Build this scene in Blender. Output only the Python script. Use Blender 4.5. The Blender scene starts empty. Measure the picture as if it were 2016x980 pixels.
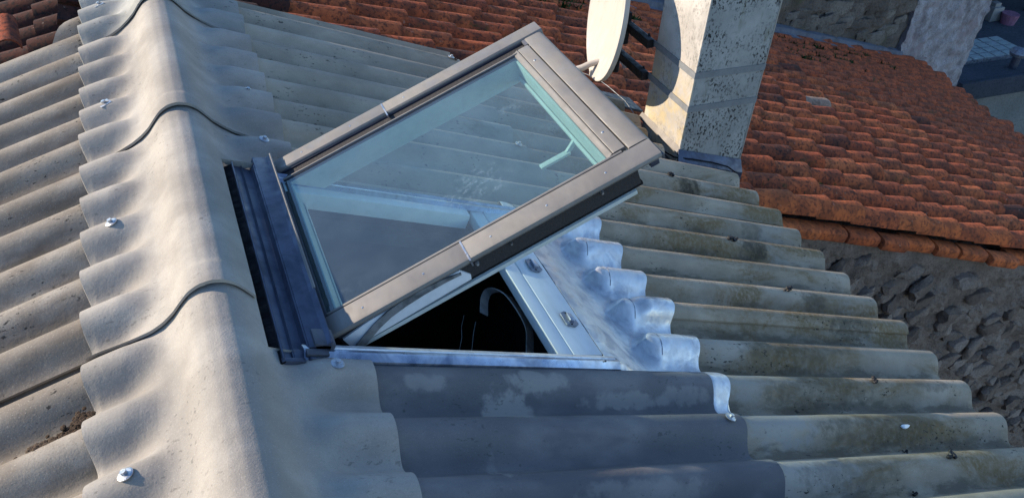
import bpy, bmesh, math, random
from math import sin, cos, tan, pi, radians as rad
from mathutils import Vector, Matrix, noise
import numpy as np
random.seed(7)
S = bpy.context.scene
COL = S.collection

# ------------------------------------------------------------ camera
F_PX, W_PX = 1646.62, 2016.0
cam = bpy.data.objects.new('camera', bpy.data.cameras.new('camera'))
COL.objects.link(cam)
cam.data.sensor_width = 36.0
cam.data.lens = 36.0 * F_PX / W_PX
cam.data.clip_start = 0.02
cam.data.clip_end = 500
cam.location = (0.00975, -1.41525, 1.34909)
cam.rotation_euler = (0.91573, -0.06321, -0.38709)
S.camera = cam

# ------------------------------------------------------------ light
SUN_AZ = 30.5          # degrees from -X towards +Y
SUN_PROJ = 23.3        # elevation of the sun seen in the XZ plane
SUN_EL = math.degrees(math.atan(tan(rad(SUN_PROJ)) * cos(rad(SUN_AZ))))
world = bpy.data.worlds.new('World'); S.world = world; world.use_nodes = True
wn = world.node_tree.nodes; wl = world.node_tree.links
sky = wn.new('ShaderNodeTexSky'); sky.sky_type = 'NISHITA'; sky.sun_disc = False
sky.sun_elevation = rad(SUN_EL); sky.sun_rotation = rad(SUN_AZ - 90)
sky.air_density = 1.0; sky.dust_density = 0.0; sky.ozone_density = 4.0
bg = wn['Background']; bg.inputs['Strength'].default_value = 0.145
wl.new(sky.outputs[0], bg.inputs['Color'])
sl = bpy.data.lights.new('sun', 'SUN'); sl.energy = 4.1; sl.angle = rad(0.5); sl.color = (1.0, 0.85, 0.67)
sun = bpy.data.objects.new('sun', sl); COL.objects.link(sun)
sd = Vector((-cos(rad(SUN_EL)) * cos(rad(SUN_AZ)), cos(rad(SUN_EL)) * sin(rad(SUN_AZ)), sin(rad(SUN_EL))))
sun.rotation_euler = sd.to_track_quat('Z', 'Y').to_euler()
S.view_settings.view_transform = 'Standard'; S.view_settings.look = 'None'
S.view_settings.exposure = 1.0; S.view_settings.gamma = 1.0
S.view_settings.use_curve_mapping = False
S.cycles.max_bounces = 8; S.cycles.transparent_max_bounces = 12

# ------------------------------------------------------------ materials
class NT:
    def __init__(s, name):
        s.m = bpy.data.materials.new(name); s.m.use_nodes = True
        s.t = s.m.node_tree; s.n = s.t.nodes; s.l = s.t.links
        s.b = s.n['Principled BSDF']; s.tc = s.n.new('ShaderNodeTexCoord')
    def link(s, a, b): s.l.new(a, b)
    def coords(s, scale=(1, 1, 1), gen='Object'):
        mp = s.n.new('ShaderNodeMapping'); mp.inputs['Scale'].default_value = scale
        s.link(s.tc.outputs[gen], mp.inputs['Vector']); return mp.outputs[0]
    def noise(s, scale, detail=4, rough=0.55, stretch=(1, 1, 1), dist=0.0, off=None):
        n = s.n.new('ShaderNodeTexNoise'); n.inputs['Scale'].default_value = scale
        n.inputs['Detail'].default_value = detail; n.inputs['Roughness'].default_value = rough
        n.inputs['Distortion'].default_value = dist
        v = s.coords(stretch)
        if off: v.node.inputs['Location'].default_value = off
        s.link(v, n.inputs['Vector']); return n.outputs['Fac']
    def voro(s, scale, feature='F1', stretch=(1, 1, 1), rnd=1.0):
        n = s.n.new('ShaderNodeTexVoronoi'); n.feature = feature; n.inputs['Scale'].default_value = scale
        n.inputs['Randomness'].default_value = rnd
        s.link(s.coords(stretch), n.inputs['Vector']); return n.outputs['Distance']
    def mr(s, f, a, b, c=0.0, d=1.0, smooth=True):
        n = s.n.new('ShaderNodeMapRange'); n.interpolation_type = 'SMOOTHSTEP' if smooth else 'LINEAR'
        for i, v in zip((1, 2, 3, 4), (a, b, c, d)): n.inputs[i].default_value = v
        s.link(f, n.inputs[0]); return n.outputs[0]
    def math(s, op, a, b=None, clamp=False):
        n = s.n.new('ShaderNodeMath'); n.operation = op; n.use_clamp = clamp
        for i, v in enumerate((a, b)):
            if v is None: continue
            if isinstance(v, (int, float)): n.inputs[i].default_value = v
            else: s.link(v, n.inputs[i])
        return n.outputs[0]
    def mix(s, fac, a, b, mode='MIX'):
        n = s.n.new('ShaderNodeMix'); n.data_type = 'RGBA'; n.blend_type = mode
        for k, v in ((0, fac), (6, a), (7, b)):
            if isinstance(v, (int, float)): n.inputs[k].default_value = v
            elif isinstance(v, tuple): n.inputs[k].default_value = (*v[:3], 1)
            else: s.link(v, n.inputs[k])
        return n.outputs[2]
    def sep(s, gen='Object'):
        n = s.n.new('ShaderNodeSeparateXYZ'); s.link(s.tc.outputs[gen], n.inputs[0]); return n.outputs
    def rand(s):
        n = s.n.new('ShaderNodeObjectInfo'); return n.outputs['Random']
    def bump(s, h, strength=0.3, dist=0.004, prev=None):
        n = s.n.new('ShaderNodeBump'); n.inputs['Strength'].default_value = strength
        n.inputs['Distance'].default_value = dist; s.link(h, n.inputs['Height'])
        if prev is not None: s.link(prev, n.inputs['Normal'])
        return n.outputs[0]
    def done(s, col, rough=0.9, metal=0.0, normal=None, spec=0.3):
        if isinstance(col, tuple): s.b.inputs['Base Color'].default_value = (*col, 1)
        else: s.link(col, s.b.inputs['Base Color'])
        if isinstance(rough, (int, float)): s.b.inputs['Roughness'].default_value = rough
        else: s.link(rough, s.b.inputs['Roughness'])
        s.b.inputs['Metallic'].default_value = metal
        s.b.inputs['Specular IOR Level'].default_value = spec
        if normal is not None: s.link(normal, s.b.inputs['Normal'])
        return s.m

PALE = None
def cement(name, base, dark, spot, moss=None, moss_amt=0.0, moss_from=None, grain=0.5, patches=None, spots=False, pale=None, valley=0):
    """fibre cement: mottled, speckled with lichen, mossy where asked; x is down the slope"""
    m = NT(name)
    c = m.mix(m.mr(m.noise(9, 5, .6, (.5, 1, 1)), .35, .68), base, dark)
    c = m.mix(m.math('MULTIPLY', m.mr(m.noise(2.3, 4, .6), .42, .62), .55), c, tuple(0.75*x for x in dark))
    fine = m.noise(230, 3, .7)
    c = m.mix(m.math('MULTIPLY', m.mr(fine, .52, .72), grain), c, tuple(.55*x for x in base))
    c = m.mix(m.math('MULTIPLY', m.mr(m.noise(310, 2, .6, off=(3, 1, 0)), .58, .75), grain * .8), c, tuple(min(1, 1.5*x) for x in base))
    if patches:
        pc, sc, lo, hi = patches
        f = m.mr(m.noise(sc, 4, .6, (.6, 1.6, 1), 0, off=(4.3, 2.1, 0)), lo, hi)
        c = m.mix(m.math('MULTIPLY', f, .8), c, pc)
    if pale:
        x, y, z = m.sep(); tot = None
        for (cx, cy, rx, ry, a) in pale:
            dx = m.math('DIVIDE', m.math('SUBTRACT', x, cx), rx); dy = m.math('DIVIDE', m.math('SUBTRACT', y, cy), ry)
            d = m.math('ADD', m.math('MULTIPLY', dx, dx), m.math('MULTIPLY', dy, dy))
            d = m.math('ADD', d, m.mr(m.noise(22, 5, .6), .25, .75, -.7, .7))
            d = m.mr(d, .35, 1.35, a*.85, 0); tot = d if tot is None else m.math('MAXIMUM', tot, d)
        c = m.mix(tot, c, (.33, .32, .295))
    if moss:
        f = m.mr(m.noise(3.2, 6, .68, (.45, 1.3, 1), .5, off=(1.7, 0, 0)), .62 - .3 * moss_amt, .80 - .3 * moss_amt)
        if moss_from is not None:
            f = m.math('MULTIPLY', f, m.mr(m.sep()[0], moss_from, moss_from + .8, .15, 1.0))
        f2 = m.math('MULTIPLY', f, m.mr(m.noise(60, 4, .7), .3, .6, .45, 1.0))
        c = m.mix(f2, c, moss)
    if spots:      # black algae stains below some of the fixings and at the sheet ends
        x, y, z = m.sep(); tot = None
        for (cx, cy, rx, ry, a) in ((2.36, 1.355, .085, .05, 1), (2.37, .835, .10, .055, 1), (2.47, .30, .13, .045, .8), (2.42, .47, .09, .04, .7), (2.60, -.03, .12, .03, .5),
                                 (1.95, -.06, .28, .05, .6), (2.1, -.23, .35, .05, .6), (1.75, -.40, .25, .05, .5), (2.5, 1.0, .08, .04, .5), (2.0, .14, .3, .04, .6)):
            dx = m.math('DIVIDE', m.math('SUBTRACT', x, cx), rx); dy = m.math('DIVIDE', m.math('SUBTRACT', y, cy), ry)
            d = m.math('ADD', m.math('ADD', m.math('MULTIPLY', dx, dx), m.math('MULTIPLY', dy, dy)), m.mr(m.noise(30, 5, .65), .3, .7, -.5, .5))
            d = m.mr(d, .3, 1.2, a, 0)
            tot = d if tot is None else m.math('MAXIMUM', tot, d)
        c = m.mix(m.math('MULTIPLY', tot, m.mr(m.noise(25, 5, .7), .3, .6, .35, .85)), c, (.045, .040, .028))
    if valley:  # valley shade painted into the colour, broken up by noise like dirt
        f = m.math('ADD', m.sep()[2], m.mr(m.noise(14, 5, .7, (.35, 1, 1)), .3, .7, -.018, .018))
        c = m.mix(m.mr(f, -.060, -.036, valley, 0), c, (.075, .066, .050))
    # dark lichen specks in clusters
    clus = m.mr(m.noise(5, 3, .6, off=(9, 9, 0)), .50, .62)
    sp = m.mr(m.noise(95, 3, .6, (.5, 1, 1), off=(0, 5, 0)), .60, .67)
    c = m.mix(m.math('MULTIPLY', m.math('MULTIPLY', clus, sp), spot), c, (.02, .021, .02))
    h = m.math('ADD', m.math('MULTIPLY', fine, .5), m.noise(60, 4, .65))
    nn = m.bump(h, .55, .0022)
    return m.done(c, .93, 0, nn, .25)

M = {}
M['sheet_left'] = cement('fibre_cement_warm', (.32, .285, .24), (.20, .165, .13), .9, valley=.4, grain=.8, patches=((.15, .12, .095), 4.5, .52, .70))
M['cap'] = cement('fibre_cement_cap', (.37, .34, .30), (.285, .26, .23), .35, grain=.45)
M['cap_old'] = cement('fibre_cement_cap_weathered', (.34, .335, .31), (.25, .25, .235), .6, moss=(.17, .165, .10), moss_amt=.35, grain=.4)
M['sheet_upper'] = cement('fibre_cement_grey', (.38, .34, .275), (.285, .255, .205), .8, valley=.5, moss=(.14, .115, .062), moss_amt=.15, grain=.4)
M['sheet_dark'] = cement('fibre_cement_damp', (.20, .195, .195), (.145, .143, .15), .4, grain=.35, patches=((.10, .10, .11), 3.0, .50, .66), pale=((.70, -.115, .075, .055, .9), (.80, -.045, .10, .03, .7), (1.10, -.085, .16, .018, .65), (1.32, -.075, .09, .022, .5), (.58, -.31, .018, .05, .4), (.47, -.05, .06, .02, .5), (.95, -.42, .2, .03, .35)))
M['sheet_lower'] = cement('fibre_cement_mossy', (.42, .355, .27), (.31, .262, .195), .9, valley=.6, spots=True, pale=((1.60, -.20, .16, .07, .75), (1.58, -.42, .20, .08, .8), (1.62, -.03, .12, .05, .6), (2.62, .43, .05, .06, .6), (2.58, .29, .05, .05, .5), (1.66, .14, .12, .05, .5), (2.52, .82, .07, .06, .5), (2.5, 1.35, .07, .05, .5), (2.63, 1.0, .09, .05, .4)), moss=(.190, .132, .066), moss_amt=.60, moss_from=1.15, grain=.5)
M['sheet_edge'] = cement('fibre_cement_edge', (.33, .33, .30), (.22, .22, .2), .2)

def metal(name, col, rough=.4, metal_=1.0, stain=None, sc=12, bump=.05, lo=.4, hi=.7, spec=.5):
    m = NT(name)
    f = m.mr(m.noise(sc, 6, .65, dist=.8), lo, hi)
    c = m.mix(f, col, stain or tuple(.7*x for x in col))
    f2 = m.mr(m.noise(sc*7, 4, .6, (1, .25, 1)), .35, .75)
    c = m.mix(m.math('MULTIPLY', f2, .3), c, tuple(.6*x for x in col))
    r = m.mr(m.noise(sc*2.3, 5, .6), .3, .7, rough*.8, min(1, rough*1.5))
    return m.done(c, r, metal_, m.bump(m.noise(sc*1.2, 4, .5), bump, .01), spec)
M['alu'] = metal('anodised_aluminium', (.195, .180, .163), .5, .05, (.165, .152, .140), 7, .03)
M['alu_dark'] = metal('dark_aluminium', (.10, .105, .125), .5, .4, (.06, .065, .08), 8, .03)
M['strap_steel'] = metal('dull_galvanised', (.62, .64, .66), .5, .25, (.40, .42, .45), 25, .2)
M['channel'] = metal('channel_shaded_aluminium', (.035, .042, .065), .4, .5)  # recess shade painted as a darker, bluer metal
M['alu_side'] = metal('black_sash_side', (.022, .020, .021), .75, .0, (.035, .03, .032), 140, .3)
M['rubber'] = metal('rubber', (.008, .008, .010), .8, .0, spec=.2)
M['flash_blue'] = metal('lead_grey_flashing', (.085, .10, .145), .45, .6, (.045, .055, .085), 9, .12)
M['zinc'] = metal('zinc', (.62, .63, .65), .38, .6, (.40, .42, .47), 11, .22, .48, .66)
M['zinc_dull'] = metal('dull_zinc', (.28, .31, .37), .5, .8, (.13, .15, .19), 20, .5)
M['rail'] = metal('mill_aluminium', (.42, .46, .54), .30, .9, (.16, .19, .26), 10, .12)
M['white'] = metal('white_painted_frame', (.66, .69, .72), .45, 0, (.60, .63, .66), 5, .02)
M['white_inner'] = metal('white_sash_lining', (.50, .54, .52), .5, 0, (.45, .49, .47), 5, .02)
M['steel'] = metal('galvanised_steel', (.50, .52, .55), .35, .9, (.3, .31, .33), 30, .2)
M['steel_strap'] = metal('galvanised_band', (.20, .21, .22), .55, .0, (.16, .17, .18), 15, .1)
M['black'] = metal('black_iron', (.012, .012, .014), .6, .2)
M['grey_strip'] = metal('grey_stay_arm', (.27, .28, .29), .45, .5, (.1, .11, .12), 25, .1)
M['dish'] = metal('cream_enamel', (.47, .425, .37), .55, 0, (.43, .39, .34), 4, .02)
M['dark_wood'] = metal('dark_timber', (.05, .04, .032), .8, 0, (.012, .01, .009), 10, .3)
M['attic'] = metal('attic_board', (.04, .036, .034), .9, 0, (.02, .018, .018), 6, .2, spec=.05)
M['lead'] = metal('lead_sheet', (.075, .085, .10), .5, .3, (.03, .035, .04), 14, .3)
M['pink'] = metal('pink_plastic', (.25, .12, .20), .5, 0)

def glass_mat():
    m = NT('window_glass'); m.n.remove(m.b)
    out = m.n['Material Output']
    tr = m.n.new('ShaderNodeBsdfTransparent'); tr.inputs[0].default_value = (.77, .885, .875, 1)
    gl = m.n.new('ShaderNodeBsdfGlossy'); gl.inputs['Roughness'].default_value = .02
    gl.inputs[0].default_value = (.85, .95, 1, 1)
    fr = m.n.new('ShaderNodeFresnel'); fr.inputs[0].default_value = 1.62
    mx = m.n.new('ShaderNodeMixShader')
    gg = m.n.new('ShaderNodeNewGeometry')
    m.link(m.math('MULTIPLY', fr.outputs[0], m.math('SUBTRACT', 1.0, gg.outputs['Backfacing'])), mx.inputs[0]); m.link(tr.outputs[0], mx.inputs[1]); m.link(gl.outputs[0], mx.inputs[2])
    df = m.n.new('ShaderNodeBsdfDiffuse'); df.inputs[0].default_value = (.40, .50, .60, 1)  # sky reflection painted as bluish haze in the dust colour
    x, y, z = m.sep()
    # dried rain smudges, two patches
    def patch(cx, cy, rx, ry):
        dx = m.math('DIVIDE', m.math('SUBTRACT', x, cx), rx); dy = m.math('DIVIDE', m.math('SUBTRACT', y, cy), ry)
        d = m.math('ADD', m.math('MULTIPLY', dx, dx), m.math('MULTIPLY', dy, dy))
        return m.mr(d, 0, 1, 1, 0)
    sm = m.math('ADD', patch(.50, .24, .13, .09), m.math('MULTIPLY', patch(.71, .48, .05, .035), 1.3))
    sm = m.math('ADD', sm, m.math('MULTIPLY', patch(.08, .11, .08, .05), .35))
    sm = m.math('MULTIPLY', sm, m.mr(m.noise(45, 5, .75, (1, 2.2, 1), .8), .50, .68))
    dust_haze = m.mr(m.noise(6, 5, .6), .2, .8, .030, .058)
    f = m.math('ADD', m.math('MULTIPLY', sm, .16), dust_haze, True)
    m2 = m.n.new('ShaderNodeMixShader')
    m.link(f, m2.inputs[0]); m.link(mx.outputs[0], m2.inputs[1]); m.link(df.outputs[0], m2.inputs[2])
    m.link(m2.outputs[0], out.inputs[0]); return m.m
M['glass'] = glass_mat()

def tile_mat(name, cols, dirt=.5, moss=.0):
    m = NT(name)
    r = m.rand()
    n = m.n.new('ShaderNodeValToRGB'); e = n.color_ramp.elements
    while len(e) < len(cols): e.new(.5)
    for i, c in enumerate(cols):
        e[i].position = i / (len(cols) - 1); e[i].color = (*c, 1)
    m.link(r, n.inputs[0]); c = n.outputs[0]
    geo = m.n.new('ShaderNodeNewGeometry')
    def wnoise(scale, det, lo, hi):
        q = m.n.new('ShaderNodeTexNoise'); q.inputs['Scale'].default_value = scale; q.inputs['Detail'].default_value = det
        q.inputs['Roughness'].default_value = .65
        m.link(geo.outputs['Position'], q.inputs['Vector']); return m.mr(q.outputs['Fac'], lo, hi), q.outputs['Fac']
    a, _ = wnoise(9, 5, .38, .62); c = m.mix(m.math('MULTIPLY', a, dirt), c, (.055, .026, .020))
    b, raw = wnoise(42, 5, .50, .60); c = m.mix(m.math('MULTIPLY', b, dirt * 1.1, True), c, (.028, .018, .016))
    d, _ = wnoise(26, 4, .64, .70); c = m.mix(m.math('MULTIPLY', d, .35), c, (.36, .27, .21))
    if moss:
        g, _ = wnoise(2.2, 4, .56, .66); g2, _ = wnoise(20, 4, .5, .6)
        c = m.mix(m.math('MULTIPLY', m.math('MULTIPLY', g, g2), moss), c, (.035, .055, .018))
    return m.done(c, .92, 0, m.bump(raw, .6, .006), .2)
M['tile'] = tile_mat('terracotta_tile', [(.40, .080, .028), (.52, .125, .043), (.44, .095, .032), (.55, .15, .053), (.30, .068, .030), (.48, .11, .038)], .62, .5)
M['tile_orange'] = tile_mat('terracotta_fragment', [(.52, .125, .038), (.58, .15, .048), (.44, .10, .034)], .5)
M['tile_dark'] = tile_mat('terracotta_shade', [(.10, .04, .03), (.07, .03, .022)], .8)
M['tile_old'] = tile_mat('terracotta_shaded', [(.06, .022, .016), (.09, .03, .02), (.045, .018, .014)], .9)  # shade on the far left tiles put into their colour
M['tile_pale'] = tile_mat('terracotta_pale', [(.36, .24, .17), (.38, .27, .2)], .35)

def rock_mat(name, cols, sc=1.0, warm=None, bump=.9, dist=.02):
    m = NT(name); geo = m.n.new('ShaderNodeNewGeometry')
    def wn_(scale, det, rough=.6):
        q = m.n.new('ShaderNodeTexNoise'); q.inputs['Scale'].default_value = scale * sc; q.inputs['Detail'].default_value = det
        q.inputs['Roughness'].default_value = rough
        m.link(geo.outputs['Position'], q.inputs['Vector']); return q.outputs['Fac']
    n = m.n.new('ShaderNodeValToRGB'); e = n.color_ramp.elements
    while len(e) < len(cols): e.new(.5)
    for i, c in enumerate(cols):
        e[i].position = .28 + .44 * i / (len(cols) - 1); e[i].color = (*c, 1)
    r = m.math('ADD', m.math('MULTIPLY', wn_(3.1, 5), .75), m.math('MULTIPLY', m.rand(), .25))
    m.link(r, n.inputs[0]); c = n.outputs[0]
    c = m.mix(m.math('MULTIPLY', m.mr(wn_(38, 5, .7), .46, .66), .5), c, tuple(.45 * x for x in cols[0]))
    if warm: c = m.mix(m.math('MULTIPLY', m.mr(wn_(1.4, 4), .5, .66), .8), c, warm)
    h = m.math('ADD', wn_(14, 7, .68), m.math('MULTIPLY', wn_(60, 5, .6), .35))
    return m.done(c, .95, 0, m.bump(h, bump, dist), .15)
M['wall'] = rock_mat('rubble_mortar', [(.15, .115, .095), (.26, .205, .172), (.36, .295, .255)], 1.6, None, 1.0, .04)
M['stone'] = rock_mat('rubble_stone', [(.13, .10, .083), (.28, .22, .183), (.40, .325, .28)], 2.2, (.24, .185, .15), 1.0, .035)
M['far_stone'] = rock_mat('brown_rubble', [(.10, .085, .075), (.17, .145, .125), (.26, .23, .20)], .8, (.10, .105, .065), dist=.05)
M['render'] = rock_mat('weathered_white_render', [(.20, .185, .20), (.42, .40, .43), (.58, .55, .60)], 1.3, (.30, .25, .26), dist=.05)
M['plaster'] = rock_mat('grey_plaster', [(.13, .14, .14), (.17, .18, .18), (.21, .22, .21)], .6, None, .3)
M['membrane'] = rock_mat('roof_membrane', [(.035, .045, .06), (.05, .06, .08), (.065, .08, .10)], .5, None, .2)
M['ground'] = rock_mat('yard_ground', [(.06, .06, .06), (.09, .09, .085), (.12, .115, .11)], .3, None, .4)
M['dirt'] = rock_mat('dirt', [(.055, .035, .025), (.11, .075, .05), (.17, .125, .09)], 14, None, 1, .01)
M['moss'] = rock_mat('moss', [(.015, .03, .008), (.03, .055, .015), (.05, .08, .02)], 6, None, 1, .01)
M['pane_far'] = metal('translucent_roof_pane', (.30, .38, .40), .5, 0)

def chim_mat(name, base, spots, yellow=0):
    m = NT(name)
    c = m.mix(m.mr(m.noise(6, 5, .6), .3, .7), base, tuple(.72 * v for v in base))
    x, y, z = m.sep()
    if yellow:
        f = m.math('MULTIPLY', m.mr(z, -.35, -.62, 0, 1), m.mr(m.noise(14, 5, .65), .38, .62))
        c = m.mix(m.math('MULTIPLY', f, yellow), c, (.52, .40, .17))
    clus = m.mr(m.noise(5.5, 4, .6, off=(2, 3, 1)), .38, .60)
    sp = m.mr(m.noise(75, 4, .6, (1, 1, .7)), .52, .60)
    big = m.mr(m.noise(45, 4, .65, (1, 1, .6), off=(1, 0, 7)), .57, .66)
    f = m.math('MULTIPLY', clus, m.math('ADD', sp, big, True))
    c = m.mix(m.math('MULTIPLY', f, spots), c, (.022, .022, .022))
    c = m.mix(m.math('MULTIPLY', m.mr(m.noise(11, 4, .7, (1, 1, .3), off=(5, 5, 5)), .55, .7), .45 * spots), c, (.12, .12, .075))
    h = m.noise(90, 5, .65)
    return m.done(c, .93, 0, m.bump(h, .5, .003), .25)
M['chim_lit'] = chim_mat('chimney_cement_sunlit', (.50, .465, .42), .35, .5)  # paler, warmer copy: sun on the side face put into the colour
M['chim'] = chim_mat('chimney_cement_shaded_spotted', (.35, .35, .335), 1.0)  # darker copy: shade on the front face put into the colour, plus lichen

# ------------------------------------------------------------ builders
def link_mesh(name, verts, faces, mat, parent=None, rot=None, loc=None, smooth=False, local=None):
    me = bpy.data.meshes.new(name); me.from_pydata([tuple(v) for v in verts], [], faces); me.update()
    if mat: me.materials.append(mat)
    if smooth:
        me.polygons.foreach_set('use_smooth', [True] * len(me.polygons))
        try: me.set_sharp_from_angle(angle=rad(42))
        except Exception: pass
    o = bpy.data.objects.new(name, me); COL.objects.link(o)
    place(o, parent, rot, loc); return o

def place(o, parent=None, rot=None, loc=None):
    w = Matrix.Translation(loc or (0, 0, 0)) @ (rot or Matrix.Identity(4))
    o.matrix_world = w
    if parent:
        pw = PW.get(parent.name, Matrix.Identity(4))
        o.parent = parent; o.matrix_parent_inverse = pw.inverted()
    o.matrix_basis = w
    PW[o.name] = w
PW = {}

def thing(name, label, cat, loc=(0, 0, 0), group=None):
    o = bpy.data.objects.new(name, None); COL.objects.link(o)
    o.empty_display_size = .1
    place(o, None, None, loc); o['label'] = label; o['category'] = cat
    if group: o['group'] = group
    return o
def tag(o, label, cat, group=None):
    o['label'] = label; o['category'] = cat
    if group: o['group'] = group
    return o

class MB:
    def __init__(s): s.v = []; s.f = []
    def box(s, a, b):
        i = len(s.v); (x0, y0, z0), (x1, y1, z1) = a, b
        s.v += [(x0,y0,z0),(x1,y0,z0),(x1,y1,z0),(x0,y1,z0),(x0,y0,z1),(x1,y0,z1),(x1,y1,z1),(x0,y1,z1)]
        s.f += [tuple(i+k for k in q) for q in ((0,3,2,1),(4,5,6,7),(0,1,5,4),(1,2,6,5),(2,3,7,6),(3,0,4,7))]; return s
    def prism(s, prof, lo, hi, axis='y'):
        """closed profile (list of 2-tuples) swept along an axis"""
        i = len(s.v); n = len(prof)
        for t in (lo, hi):
            for a, b in prof:
                s.v.append((a, t, b) if axis == 'y' else (t, a, b) if axis == 'x' else (a, b, t))
        s.f += [(i+k, i+(k+1) % n, i+n+(k+1) % n, i+n+k) for k in range(n)]
        s.f += [tuple(i+k for k in range(n))[::-1], tuple(i+n+k for k in range(n))]; return s
    def tube(s, pts, r, seg=8, cap=True):
        pts = [Vector(q) for q in pts]; rs_ = r if isinstance(r, (list, tuple)) else [r]*len(pts); i0 = len(s.v)
        up = Vector((0.13, 0.2, 1)).normalized()
        for k, q in enumerate(pts):
            t = (pts[min(k+1, len(pts)-1)] - pts[max(k-1, 0)]).normalized()
            a = t.cross(up)
            if a.length < .05: a = t.cross(Vector((1, 0, 0)))
            a.normalize(); b = t.cross(a)
            for j in range(seg):
                w = 2*pi*j/seg; s.v.append(q + a*cos(w)*rs_[k] + b*sin(w)*rs_[k])
        for k in range(len(pts)-1):
            for j in range(seg):
                s.f.append((i0+k*seg+j, i0+k*seg+(j+1) % seg, i0+(k+1)*seg+(j+1) % seg, i0+(k+1)*seg+j))
        if cap:
            s.f.append(tuple(i0+j for j in range(seg))[::-1]); s.f.append(tuple(i0+(len(pts)-1)*seg+j for j in range(seg)))
        return s
    def ribbon(s, pts, w, t, side=(0, 1, 0)):
        """flat strip along pts; w = width vector, t = thickness vector per unit"""
        i0 = len(s.v)
        for q in pts:
            q = Vector(q); W = Vector(w); T = Vector(t)
            s.v += [q-W/2-T/2, q+W/2-T/2, q+W/2+T/2, q-W/2+T/2]
        n = len(pts)
        for k in range(n-1):
            for j in range(4): s.f.append((i0+k*4+j, i0+k*4+(j+1) % 4, i0+(k+1)*4+(j+1) % 4, i0+(k+1)*4+j))
        s.f.append((i0, i0+1, i0+2, i0+3)[::-1]); s.f.append(tuple(i0+(n-1)*4+j for j in range(4))); return s
    def build(s, name, mat, parent=None, rot=None, loc=None, smooth=False, bevel=0):
        o = link_mesh(name, s.v, s.f, mat, parent, rot, loc, smooth)
        bm = bmesh.new(); bm.from_mesh(o.data); bmesh.ops.recalc_face_normals(bm, faces=bm.faces)
        if bevel:
            ed = [e for e in bm.edges if len(e.link_faces) == 2 and e.calc_face_angle() > .5]
            bmesh.ops.bevel(bm, geom=ed, offset=bevel, segments=2, profile=.6, affect='EDGES', clamp_overlap=True)
        bm.to_mesh(o.data); bm.free()
        if bevel:
            o.data.polygons.foreach_set('use_smooth', [True]*len(o.data.polygons)); o.data.set_sharp_from_angle(angle=rad(35))
        return o

def slab_grid(name, P, nu, nv, th, mat, parent=None, rot=None, loc=None, tn=None):
    """closed slab: P(i,j) top points, bottom offset by th along -tn"""
    tn = Vector(tn or (0, 0, 1)); v = []; f = []
    top = [[Vector(P(i, j)) for j in range(nv)] for i in range(nu)]
    for i in range(nu):
        for j in range(nv): v.append(top[i][j])
    for i in range(nu):
        for j in range(nv): v.append(top[i][j] - tn*th)
    N = nu*nv; a = lambda i, j: i*nv+j
    for i in range(nu-1):
        for j in range(nv-1):
            f.append((a(i,j), a(i+1,j), a(i+1,j+1), a(i,j+1)))
            f.append((N+a(i,j), N+a(i,j+1), N+a(i+1,j+1), N+a(i+1,j)))
    for i in range(nu-1):
        f.append((a(i,0), N+a(i,0), N+a(i+1,0), a(i+1,0))); f.append((a(i,nv-1), a(i+1,nv-1), N+a(i+1,nv-1), N+a(i,nv-1)))
    for j in range(nv-1):
        f.append((a(0,j), a(0,j+1), N+a(0,j+1), N+a(0,j))); f.append((a(nu-1,j), N+a(nu-1,j), N+a(nu-1,j+1), a(nu-1,j+1)))
    return link_mesh(name, v, f, mat, parent, rot, loc, True)

AR, AL, P_ = 0.34855, 0.31558, .177
AMP, YC = .0310, -.024
RR = Matrix.Rotation(AR, 4, 'Y')       # (s, y, h) on the right slope -> world
RL = Matrix.Rotation(-AL, 4, 'Y')      # (-s, y, h) on the left slope -> world
def SR(s, y, h=0.0): return RR @ Vector((s, y, h))
def SL(s, y, h=0.0): return RL @ Vector((-s, y, h))
def wcos(y):
    c = cos(2*pi*(y-YC)/P_); return c+.20*(1-c*c)+.05*(c-c*c*c)
def wave(y): return -AMP + AMP*wcos(y)
def sst(a, b, x):
    t = max(0, min(1, (x-a)/(b-a))); return t*t*(3-2*t)

# ------------------------------------------------------------ ground, our house
g = MB().box((-60, -60, -9.3), (90, 90, -9)).build('ground', M['ground']); g['kind'] = 'structure'
house = thing('corrugated_house', 'house with the corrugated fibre cement roof and rounded ridge in the foreground', 'house', (0, 0, -9))
# walls under the eaves and attic floor, left open above where the attic shows
wl_ = MB()
wl_.box((-2.9, -2.3, -9), (-2.7, 1.5, -1.1)); wl_.box((2.35, -2.3, -9), (2.55, 1.5, -1.08))
wl_.box((-2.7, -2.3, -9), (2.35, -2.15, -1.15)); wl_.build('wall', M['plaster'], house)

def sheet(side, s0, s1, y0, y1, mat, lift_end=.008, lift_near=.008, base=0.0, s_end=None, y_far=None, ns=40, label=None, s_from=None):
    """one corrugated sheet; near edge (y0) and lower edge (s1) ride over their neighbours"""
    sg = 1 if side == 'R' else -1
    ny = max(8, int((y1-y0)/P_*18)); jit = random.uniform(-.003, .003); sd_ = random.uniform(0, 50)
    def Pt(i, j):
        u = i/(ns-1); t = j/(ny-1)
        se = s1 if s_end is None else s_end
        sa = s0
        if s_from is not None:
            yq = y0+(y1-y0)*t; sa = s_from if .035 < yq < .84 else s0
        s = sa+(se-sa)*u
        ye = y1 if y_far is None else y_far(s)
        y = y0+(ye-y0)*t
        h = base + wave(y) + lift_end*u + lift_near*2.2*(1-sst(0, .24, t)) + .0012*noise.noise(Vector((s*3+sd_, y*6, 0)))
        if i == ns-1: s += .003*noise.noise(Vector((sd_, y*30, 1)))+jit*.5
        return (sg*s, y, h)
    o = slab_grid('roof_sheet', Pt, ns, ny, .0065, mat, house, RR if side == 'R' else RL)
    if side == 'L': o.data.flip_normals()
    if label: o['label'] = label
    return o

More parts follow.
